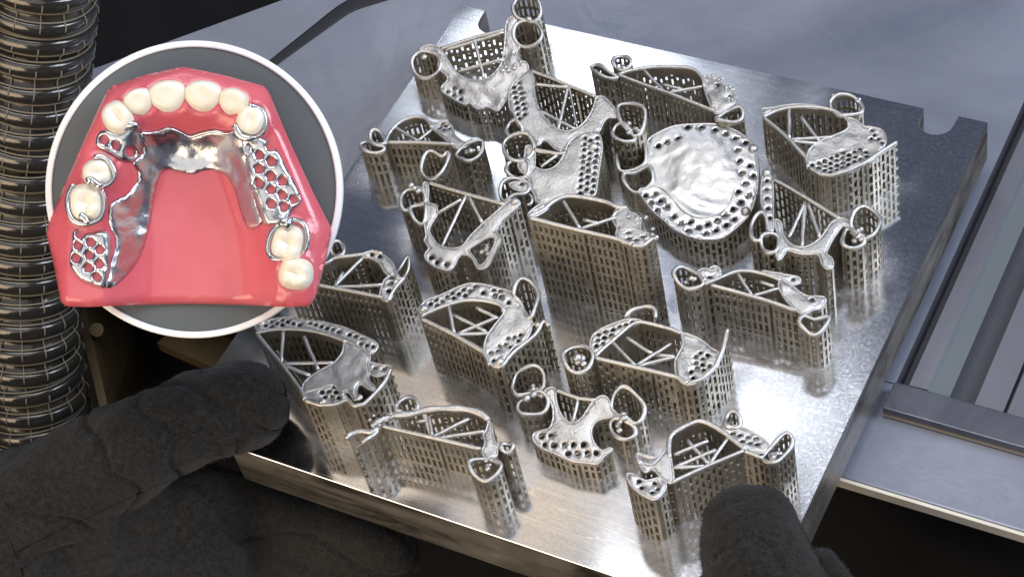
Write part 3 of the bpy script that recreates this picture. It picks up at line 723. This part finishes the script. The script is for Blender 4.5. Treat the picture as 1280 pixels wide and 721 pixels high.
prof_r = lambda s: RH-1.6+1.1*np.cos(2*math.pi*s/PITCH)
SEG = 40; V = []; F = []
for i in range(na):
    r = prof_r(i*1.0)-.5
    for k in range(SEG):
        th = 2*math.pi*k/SEG; V.append(axis[i]+r*(math.cos(th)*U_[i]+math.sin(th)*W_[i]))
for i in range(na-1):
    for k in range(SEG): F.append((i*SEG+k, i*SEG+(k+1) % SEG, (i+1)*SEG+(k+1) % SEG, (i+1)*SEG+k))
mesh('hose_wall', V, F, M['membrane'], hz)
ringm = None
for j in range(int(na/PITCH)):
    i = int(round(j*PITCH)); 
    if i >= na: break
    if ringm is None:
        V = []; F = []; A, B = 56, 10
        for k in range(A):
            th = 2*math.pi*k/A; e = np.array([math.cos(th), math.sin(th), 0])
            for q in range(B):
                ph = 2*math.pi*q/B; V.append(e*(RH-1.0+1.5*math.cos(ph))+np.array([0, 0, 3.3*math.sin(ph)]))
        for k in range(A):
            for q in range(B): F.append((k*B+q, ((k+1) % A)*B+q, ((k+1) % A)*B+(q+1) % B, k*B+(q+1) % B))
        nring = len(F)
        for zz in (-3.85, 3.85):
            v_, f_ = tube_vf([(math.cos(q)*(RH-1.25), math.sin(q)*(RH-1.25), zz) for q in np.linspace(0, 2*math.pi, 56, endpoint=False)], .42, True, 6, len(V)); V += list(v_); F += f_
        o = mesh('coil_ring', V, F, M['hose'], hz, True, np.zeros(3)); ringm = o
        o.data.materials.append(M['thread'])
        for p_ in o.data.polygons[nring:]: p_.material_index = 1
    else:
        o = bpy.data.objects.new('coil_ring', ringm.data); COL.objects.link(o); o.parent = hz
    R3 = Matrix([[U_[i][q], W_[i][q], t_[i][q]] for q in range(3)])
    R3 = R3 @ Matrix.Rotation(random.uniform(-.05, .05), 3, 'X') @ Matrix.Rotation(random.uniform(-.05, .05), 3, 'Y')
    o.matrix_local = Matrix.Translation((Vector(axis[i])-Vector(hz['_c']))*S) @ R3.to_4x4()
for k in range(15):
    th = 2*math.pi*k/15; ii = np.arange(0, na, 1)
    P = np.array([axis[i]+(RH-1.0+1.55*max(math.cos(2*math.pi*i/PITCH), -.75)+.2)*(math.cos(th+.0006*i)*U_[i]+math.sin(th+.0006*i)*W_[i]) for i in ii])
    V, F = tube_vf(P, .32, False, 5); mesh('thread', V, F, M['thread'], hz)

# ------------------------------------------------------------------ gloves
m, nt, b = mat('glove_suede', (.03, .028, .026), .95, 0, .1)
gc = ramp(nt, noise_tex(nt, 16, 4, .6), [(.3, (.008, .0076, .007)), (.7, (.022, .020, .018))])
nt.links.new(mixc(nt, ramp(nt, noise_tex(nt, 420, 4, .75), [(.42, 0), (.70, .5)]), gc, (.05, .047, .042)), b.inputs['Base Color'])
b.inputs['Sheen Weight'].default_value = .25; b.inputs['Sheen Roughness'].default_value = .5; b.inputs['Sheen Tint'].default_value = (.5, .5, .52, 1)
h = bump(nt, b, noise_tex(nt, 900, 3, .7), .7, .0012); M['glove'] = m
m, nt, b = mat('glove_nap', (.055, .052, .047), .9, 0, .1); M['nap'] = m
m, nt, b = mat('glove_seam', (.006, .006, .006), .9, 0, .1); M['seam'] = m
def capsules(chains):
    bm = bmesh.new()
    for ch in chains:
        for (c0, r0), (c1, r1) in zip(ch[:-1], ch[1:]):
            n = max(2, int(np.linalg.norm(c1-c0)/(min(r0, r1)*.22)))
            for k in range(n+1):
                t = k/n; t2 = t
                mtx = Matrix.Translation(Vector(c0*(1-t)+c1*t)*S)
                bmesh.ops.create_icosphere(bm, subdivisions=3, radius=(r0*(1-t2)+r1*t2)*S, matrix=mtx)
    return bm
def glove(name, label, chains, base, voxel=1.6, fuzz=9000, wr=1.0):
    root = thing(name, label, 'glove', tuple(base), 'gloved hands holding the plate')
    bm = capsules(chains); me = bpy.data.meshes.new('tmp'); bm.to_mesh(me); bm.free()
    o = bpy.data.objects.new('tmp', me); COL.objects.link(o)
    md = o.modifiers.new('r', 'REMESH'); md.mode = 'VOXEL'; md.voxel_size = voxel*S
    ms = o.modifiers.new('s', 'SMOOTH'); ms.factor = .5; ms.iterations = 7
    dg = bpy.context.evaluated_depsgraph_get(); me2 = bpy.data.meshes.new_from_object(o.evaluated_get(dg))
    bpy.data.objects.remove(o)
    n = len(me2.vertices); co = np.empty(n*3); me2.vertices.foreach_get('co', co); co = co.reshape(-1, 3)/S
    no_ = np.empty(n*3); me2.vertices.foreach_get('normal', no_); no_ = no_.reshape(-1, 3)
    d = np.array([1.5*nz(p[0], p[1], p[2], .045)+.9*nz(p[0], p[1], p[2]+50, .11)+.35*nz(p[0], p[1], p[2], .3)-2.0*max(0, .09-abs(nz(p[0]*.6, p[1], p[2]+9, .042)))/.09 for p in co])*wr
    co = co+no_*d[:, None]
    me2.vertices.foreach_set('co', ((co-np.array(base))*S).ravel()); me2.update()
    me2.materials.clear(); hand = link('hand', me2, M['glove'], root, True)
    # nap: short fibres standing off the suede
    me2.calc_loop_triangles(); tr_ = np.array([t.vertices[:] for t in me2.loop_triangles])
    q = co[tr_]; fn = np.cross(q[:, 1]-q[:, 0], q[:, 2]-q[:, 0]); ar = np.linalg.norm(fn, axis=1); fn /= ar[:, None]+1e-9
    cm = q.mean(1); dens = ar*np.clip(np.array([.55+1.3*nz(p[0], p[1], p[2], .12)+.7*nz(p[0], p[1], p[2], .5) for p in cm]), .05, 2)
    pick = rng.choice(len(tr_), fuzz, p=dens/dens.sum()); bc_ = rng.dirichlet((1, 1, 1), fuzz)
    base_ = (q[pick]*bc_[:, :, None]).sum(1); nn = fn[pick]
    side = np.cross(nn, rng.normal(size=(fuzz, 3))); side /= np.linalg.norm(side, axis=1)[:, None]+1e-9
    tip = base_+nn*rng.uniform(.2, 1.1, (fuzz, 1))+np.cross(side, nn)*rng.uniform(.5, 2.6, (fuzz, 1))
    mid = (base_+tip)/2+nn*.25
    V = np.empty((fuzz*5, 3)); wd = .04
    V[0::5] = base_-side*wd; V[1::5] = base_+side*wd; V[2::5] = mid+side*wd; V[3::5] = mid-side*wd; V[4::5] = tip
    F = []
    for k in range(fuzz): F += [(5*k, 5*k+1, 5*k+2, 5*k+3), (5*k+3, 5*k+2, 5*k+4)]
    f_ = mesh('nap_fibres', V, F, M['nap'], root); f_['kind'] = 'stuff'
    return root, co
A_ = lambda x, y, z, r: (at(x, y, z), r)
thumb = [A_(308, 506, 18, 17.5), A_(245, 519, 21, 17.5), A_(175, 556, 20, 19.5), A_(100, 602, 8, 23), A_(10, 660, -4, 28), A_(-90, 720, -10, 34)]
palm = [A_(30, 690, -20, 32), A_(120, 665, -18, 27), A_(215, 640, -22, 22), A_(280, 640, -34, 17)]
palm2 = [A_(30, 760, -30, 34), A_(140, 740, -34, 30), A_(240, 715, -38, 24)]
fing1 = [A_(180, 640, -30, 22), A_(290, 640, -42, 16.5), A_(380, 667, -43, 14.5), A_(490, 694, -42, 12.0)]
fing2 = [A_(160, 700, -42, 22), A_(290, 690, -52, 16), A_(400, 715, -54, 14.5), A_(470, 735, -53, 13)]
fing3 = [A_(160, 760, -46, 22), A_(330, 745, -58, 16), A_(430, 775, -60, 14)]
lg, _ = glove('gloved_hand', 'black suede glove at the left, thumb lying on the plate corner', [thumb, palm, palm2, fing1, fing2, fing3, [A_(100, 602, 8, 23), A_(120, 665, -18, 27)], [A_(10, 660, -4, 28), A_(30, 760, -30, 34), A_(-120, 800, -40, 45)]], at(100, 660, -60), 1.6, 60000)
th2 = [A_(938, 668, 19, 18.2), A_(955, 735, 20, 21), A_(985, 810, 8, 26), A_(1010, 870, -10, 30)]
f2 = [A_(1027, 716, -30, 9.5), A_(1045, 770, -34, 14), A_(1020, 850, -20, 26)]
rg_, _ = glove('gloved_hand', 'dark grey fuzzy glove at the bottom right with its thumb against the front framework', [th2, f2, [A_(1035, 740, -38, 11), A_(1060, 800, -40, 18), A_(1010, 870, -10, 30)]], at(960, 760, -40), 1.5, 50000, .5)
def seam(root, pts, r=.8):
    P = []
    hand = [c for c in root.children if c.name.startswith('hand')][0]
    from mathutils.bvhtree import BVHTree
    bv = BVHTree.FromPolygons([v.co for v in hand.data.vertices], [p.vertices[:] for p in hand.data.polygons])
    c0 = np.array(root['_c'])
    for x, y in resample(spline(np.array(pts, float)), 6):
        d = ray(x, y); h = bv.ray_cast(Vector((CAM-c0)*S), Vector(d))
        if h[0] is not None: P.append(np.array(h[0])/S+c0-np.array(h[1])*.25)
    if len(P) > 3: V, F = tube_vf(np.array(P), r, False, 6); mesh('seam', V, F, M['seam'], root)
seam(lg, [(20, 690), (70, 665), (130, 637), (200, 605), (260, 590)], .35); seam(lg, [(0, 655), (15, 680), (30, 721)], .35)

# ------------------------------------------------------------------ round inset, built as a disc on an added stand, with the dental cast
DD = 735.0; U = DD/FPX/1.8475            # mm per trace unit
DC = at_depth(242.7, 236.8, DD)
DXv, DYv, DZv = MW[:, 0], MW[:, 1], MW[:, 2]
class Local:                              # local frame lying in the disc
    def __init__(s, name, label, cat, z):
        s.root = thing(name, label, cat, tuple(DC)); s.z = z
        s.root.matrix_world = Matrix([[*MW[i], DC[i]*S] for i in range(3)]+[[0, 0, 0, 1]])
        s.root['_c'] = [0.0, 0.0, 0.0]
    def xy(s, x, y): return np.array([(x-374.5)*U, -(y-363.5)*U])
    def pts(s, txt, z=0.0):
        o = []
        for tok in txt.split():
            v = [float(q) for q in tok.split(',')]; o.append([*s.xy(v[0], v[1]), z+(v[2] if len(v) > 2 else 0)])
        return np.array(o)
    def add(s, name, VF, mt, smooth=True): return mesh(name, VF[0], VF[1], mt, s.root, smooth, np.zeros(3))
m, nt, b = mat('disc_grey', (.115, .13, .135), .6, 0, .3); M['disc'] = m
m, nt, b = mat('white_rim', (.97, .97, .97), .6); M['white'] = m
ds = Local('inset_disc', 'round dark grey inset disc with a white rim behind the pink dental cast', 'inset disc', 0)
RO = 343*U; RI = 328*U
def lathe(prof, seg=128):
    V = []; F = []
    for k in range(seg):
        a_ = 2*math.pi*k/seg
        for r, z in prof: V.append((r*math.cos(a_), r*math.sin(a_), z))
    n = len(prof)
    for k in range(seg):
        for j in range(n-1): F.append((k*n+j, ((k+1) % seg)*n+j, ((k+1) % seg)*n+j+1, k*n+j+1))
    return V, F
ds.add('board', lathe([(.001, 0), (RI*.5, 0), (RI+.5, 0), (RI+.5, -4), (.001, -4)]), M['disc'], False)
ds.add('rim', lathe([(RI, -.5), (RI, .5), (RI+.4, .8), (RO-.4, .8), (RO, .4), (RO, -4.2), (RI, -4.2)]), M['white'], False)
# added stand: an arm straight back from the disc, then a post down to the pit floor
m, nt, b = mat('stand_black', (.01, .01, .011), .5); M['stand'] = m
back = DC-DZv*120
def wl(P): return (np.asarray(P)-DC)@MW      # world -> disc local
ds.add('stand', tube_vf(np.array([wl(DC-DZv*4), wl(back), wl(np.array([back[0], back[1], -299.0]))]), 4.0, False, 10), M['stand'])

cs = Local('dental_cast', 'pink dental cast with ivory teeth and a chrome partial denture framework', 'dental cast', 0)
m, nt, b = mat('pink_gum', (.74, .16, .19), .24, 0, .5); M['gum'] = m
b.inputs['Coat Weight'].default_value = .35; b.inputs['Coat Roughness'].default_value = .12
b.inputs['Subsurface Weight'].default_value = .12; b.inputs['Subsurface Radius'].default_value = (.004, .0015, .001); b.inputs['Subsurface Scale'].default_value = .5
nt.links.new(ramp(nt, noise_tex(nt, 22, 4, .6, dist=.4), [(.3, (.62, .10, .13)), (.7, (.74, .155, .185))]), b.inputs['Base Color'])
h = bump(nt, b, noise_tex(nt, 45, 4, .6, dist=.5), .18, .003); bump(nt, b, noise_tex(nt, 260, 3), .10, .0008, h)
TEETH = [(222, 208, 74, 82, .55, 'pre'), (270, 173, 74, 64, .3, 'incisor'), (334, 160, 94, 76, .08, 'incisor'), (414, 160, 92, 74, -.08, 'incisor'), (482, 173, 74, 64, -.35, 'incisor'), (523, 214, 74, 80, -.45, 'pre'),
         (178, 333, 78, 70, .1, 'pre'), (152, 400, 86, 96, .1, 'molar'), (605, 490, 84, 94, -.15, 'molar'), (622, 558, 82, 78, -.1, 'molar')]
outl = cs.pts('362,90 450,108 545,133 556,146 600,250 655,370 696,452 697,470 684,530 662,615 650,631 610,634 500,630 370,627 240,630 150,634 100,632 86,622 66,530 50,468 55,445 120,300 188,150 200,134 280,108')
arch = spline(cs.pts('146,760 148,640 150,560 152,480 155,400 178,330 205,250 235,200 290,170 372,160 450,170 510,200 540,260 570,340 600,430 610,500 620,570 624,650 628,760'), False, 6)[:, :2]
out2 = resample(outl, 1.0, True)[:, :2]
V2, T = cdt(out2, [], 1.5); T = fix_tri(V2, T)
da = np.min(np.linalg.norm(V2[:, None]-arch[None], axis=2), axis=1)
ed = dist_poly(V2, out2)
H0 = 15.0
ins = inside(V2, np.vstack([arch, [arch[-1], arch[0]]]))
palc = cs.xy(372, 430)
bulge = np.zeros(len(V2))
def gum_h(P):
    P = np.atleast_2d(P)
    d = np.min(np.linalg.norm(P[:, None]-arch[None], axis=2), axis=1); i = inside(P, np.vstack([arch, [arch[-1], arch[0]]]))
    z = np.where(i, -14.0*(1-np.exp(-(np.maximum(d-5.0, 0)/9.0)**2)), -4.2*(1-np.exp(-(np.maximum(d-5.5, 0)/6.5)**2)))
    for (x, y, w_, h_, *_r) in TEETH:
        c = cs.xy(x, y); r_ = np.sqrt(((P[:, 0]-c[0])/(w_*.5*U))**2+((P[:, 1]-c[1])/(h_*.5*U))**2)
        z = z+1.3*np.exp(-((r_-1.0)/.3)**2)
    return H0+2.5+z
zt = gum_h(V2)-2.2*np.exp(-(ed/1.6)**2)
zt = zt+np.array([.18*nz(x, y, 0, .12) for x, y in V2])
V, F = solid(V2, T, zt, 0.0)
n = len(V2); V[n:, 2] = 1.0
# draft: back outline a touch smaller
V[n:, :2] = V[n:, :2]*.985
cs.add('gum_base', (V, F), M['gum'])
m, nt, b = mat('tooth_ivory', (.80, .66, .46), .22, 0, .5); M['tooth'] = m
b.inputs['Subsurface Weight'].default_value = .25; b.inputs['Subsurface Radius'].default_value = (.003, .002, .0012); b.inputs['Subsurface Scale'].default_value = .5
nt.links.new(ramp(nt, noise_tex(nt, 120, 3), [(.3, (.86, .77, .60)), (.7, (.92, .87, .77))]), b.inputs['Base Color'])
def tooth(x, y, w_, h_, rot, kind):
    c = cs.xy(x, y); z0 = float(gum_h(c)[0]); A, B = 28, 12; V = []; F = []
    ca, sa = math.cos(rot), math.sin(rot)
    for i in range(B+1):
        f = i/B                                     # 0 centre of crown ... 1 neck
        for k in range(A):
            th = 2*math.pi*k/A; cx, sy = math.cos(th), math.sin(th)
            p = 2.6 if kind == 'molar' else 2.3
            rr = 1/((abs(cx)**p+abs(sy)**p)**(1/p))
            prof = math.sin(min(f*1.25, 1)*math.pi/2)**.8*(1-.10*max(0, f-.8)/.2)
            lx, ly = rr*cx*prof*w_/2*U, rr*sy*prof*h_/2*U
            if kind == 'incisor':
                v_ = ly/(h_/2*U)*.5+.5; lx *= .78+.30*min(1, max(0, v_))**.6
            zz = 5.4*math.cos(min(f*1.05, 1)*math.pi/2)**.55 if f < 1 else -1.5
            if kind == 'molar':
                q = prof
                zz = 5.0*(1-q**5)+.9*abs(math.sin(th*2+.3))*math.sin(math.pi*min(q, 1))**1.2*1.2-1.3*math.exp(-(q/.33)**2)
                if f > .98: zz = -1.5
            elif kind == 'pre':
                zz = 5.2*(1-prof**5)+1.1*abs(cx if w_ < h_ else sy)*math.sin(math.pi*min(prof, 1))-.9*math.exp(-(prof/.3)**2)
                if f > .98: zz = -1.5
            else:
                v_ = ly/(h_/2*U)*.5+.5; zz = (3.2+3.6*max(0, v_))*(1-prof**6)-.7*math.exp(-((lx/(.16*w_*U))**2+((ly-.08*h_*U)/(.22*h_*U))**2))+.25*math.cos(lx/(w_*U)*14)*prof
                if f > .98: zz = -1.5
            V.append((c[0]+lx*ca-ly*sa, c[1]+lx*sa+ly*ca, z0+zz))
    for i in range(B):
        for k in range(A): F.append((i*A+k, i*A+(k+1) % A, (i+1)*A+(k+1) % A, (i+1)*A+k))
    cs.add('tooth', (V, F), M['tooth'])
for t in TEETH: tooth(*t)
m, nt, b = mat('chrome', (.58, .59, .62), .26, 1.0); M['chrome'] = m
h = bump(nt, b, noise_tex(nt, 150, 5, .65, dist=.6), .22, .0012); bump(nt, b, noise_tex(nt, 600, 3), .10, .0004, h)
def cplate(txt, holes='', r=1.25, off=1.0, name='connector', thick=1.0, rough=.25, hr=11):
    P = cs.pts(txt); P = resample(spline(P, True, 5), .8, True); out = P[:, :2]
    H = [circle(q[:2], hr*U*random.uniform(.92, 1.05), 14) for q in cs.pts(holes)] if holes else []
    V2, T = cdt(out, H, 1.2); T = fix_tri(V2, T); de = dist_poly(V2, out)
    z = gum_h(V2)+off-.7*np.exp(-(de/.6)**2)+rough*np.array([nz(x, y, 5, .3)+.4*nz(x, y, 2, .8) for x, y in V2])
    for hh in H: z -= .12*np.exp(-(dist_poly(V2, hh)/.4)**2)
    V, F = solid(V2, T, z, thick); cs.add(name, (V, F), M['chrome'], 'top')
cplate('270,243 300,238 330,230 352,238 372,246 400,240 430,235 458,240 480,240 500,255 520,262 530,300 530,350 535,400 545,440 525,455 503,452 488,420 475,370 455,335 425,322 400,322 375,330 345,324 318,320 300,340 287,390 277,450 262,510 238,555 205,590 190,580 208,520 212,480 200,450 205,400 235,378 255,350 258,325 250,305 270,285', rough=.5)
cplate('180,240 205,238 230,240 262,228 272,250 270,280 255,305 235,305 205,290 172,268', '190,258 217,271 248,284 ', name='mesh_saddle', off=1.5)
cplate('500,250 530,248 560,262 585,290 602,325 622,360 634,395 615,415 600,440 570,448 545,442 525,390 512,350 505,300', '540,292 566,272 567,306 539,323 566,340 592,350 538,355 566,370 592,382 567,402 596,408 618,392 516,282', name='mesh_saddle', off=1.5)
cplate('122,462 150,470 190,462 203,480 205,520 200,560 192,590 165,582 140,572 118,548 112,525 118,495', '136,470 160,488 131,495 157,517 126,524 181,505 180,537 155,545 174,566', name='mesh_saddle', off=1.5)
def cw(txt, r=.9, zz=2.2, name='clasp'):
    P = resample(spline(cs.pts(txt)), .9); P[:, 2] += gum_h(P[:, :2])+zz
    V, F = tube_vf(P, np.r_[np.linspace(r, r*1.0, len(P)-3), r*.8, r*.6, r*.4], False, 8); cs.add(name, (V, F), M['chrome'])
cw('235,232 248,225 262,226 272,240', 1.4, 2.0); cw('520,182 545,190 556,215 552,240 535,252', .9, 2.6); cw('486,225 490,235 500,250 520,256 535,252', 1.3, 2.2)
cw('172,298 195,298 212,318 218,340 205,358 190,365', 1.0, 2.8); cw('190,365 170,350 160,348 165,360', 1.2, 4.6); cw('125,358 112,385 112,415 125,440 150,448 185,435 195,400 190,368', .9, 2.4); cw('140,428 150,432 160,448', 1.5, 4.0)
cw('165 ,1 '.replace(' ,1 ', ',382')+' 163,384 165,386 166,388', .1, -3) if False else None
cw('587,450 570,465 560,495 565,520 588,530', .9, 2.6); cw('615,437 640,445 650,470 648,500 640,510', .9, 2.6); cw('590,448 605,440 618,438', 1.5, 2.4)
P = cs.pts('590,440 625,440 618,470 598,470'); cw('605,442 606,455 607,462', 2.2, 4.4, 'rest')
cw('270,243 300,240 330,231 352,238 372,247 400,241 430,236 458,241 480,241', .7, .9, 'edge_bead')

# loose metal powder grains left on the plate round the supports
fp = foot[rng.integers(0, len(foot), 5000)]+rng.normal(0, 4.0, (5000, 2)); fp = fp[(np.abs(fp[:, 0]) < 123) & (np.abs(fp[:, 1]) < 112)]
V = []; F = []
for x, y in fp:
    r = rng.uniform(.08, .26); a_ = rng.uniform(0, 6); o = len(V)
    for k in range(4): V.append((x+r*math.cos(a_+k*1.57), y+r*math.sin(a_+k*1.57), .01))
    V.append((x, y, r*1.2)); F += [(o, o+1, o+4), (o+1, o+2, o+4), (o+2, o+3, o+4), (o+3, o, o+4)]
pw = mesh('metal_powder', V, F, M['frame'], None, False); pw['kind'] = 'stuff'; pw['label'] = 'loose metal powder grains scattered on the plate'; pw['category'] = 'powder'

for r_ in ROOTS:
    if '_c' in r_: del r_['_c']
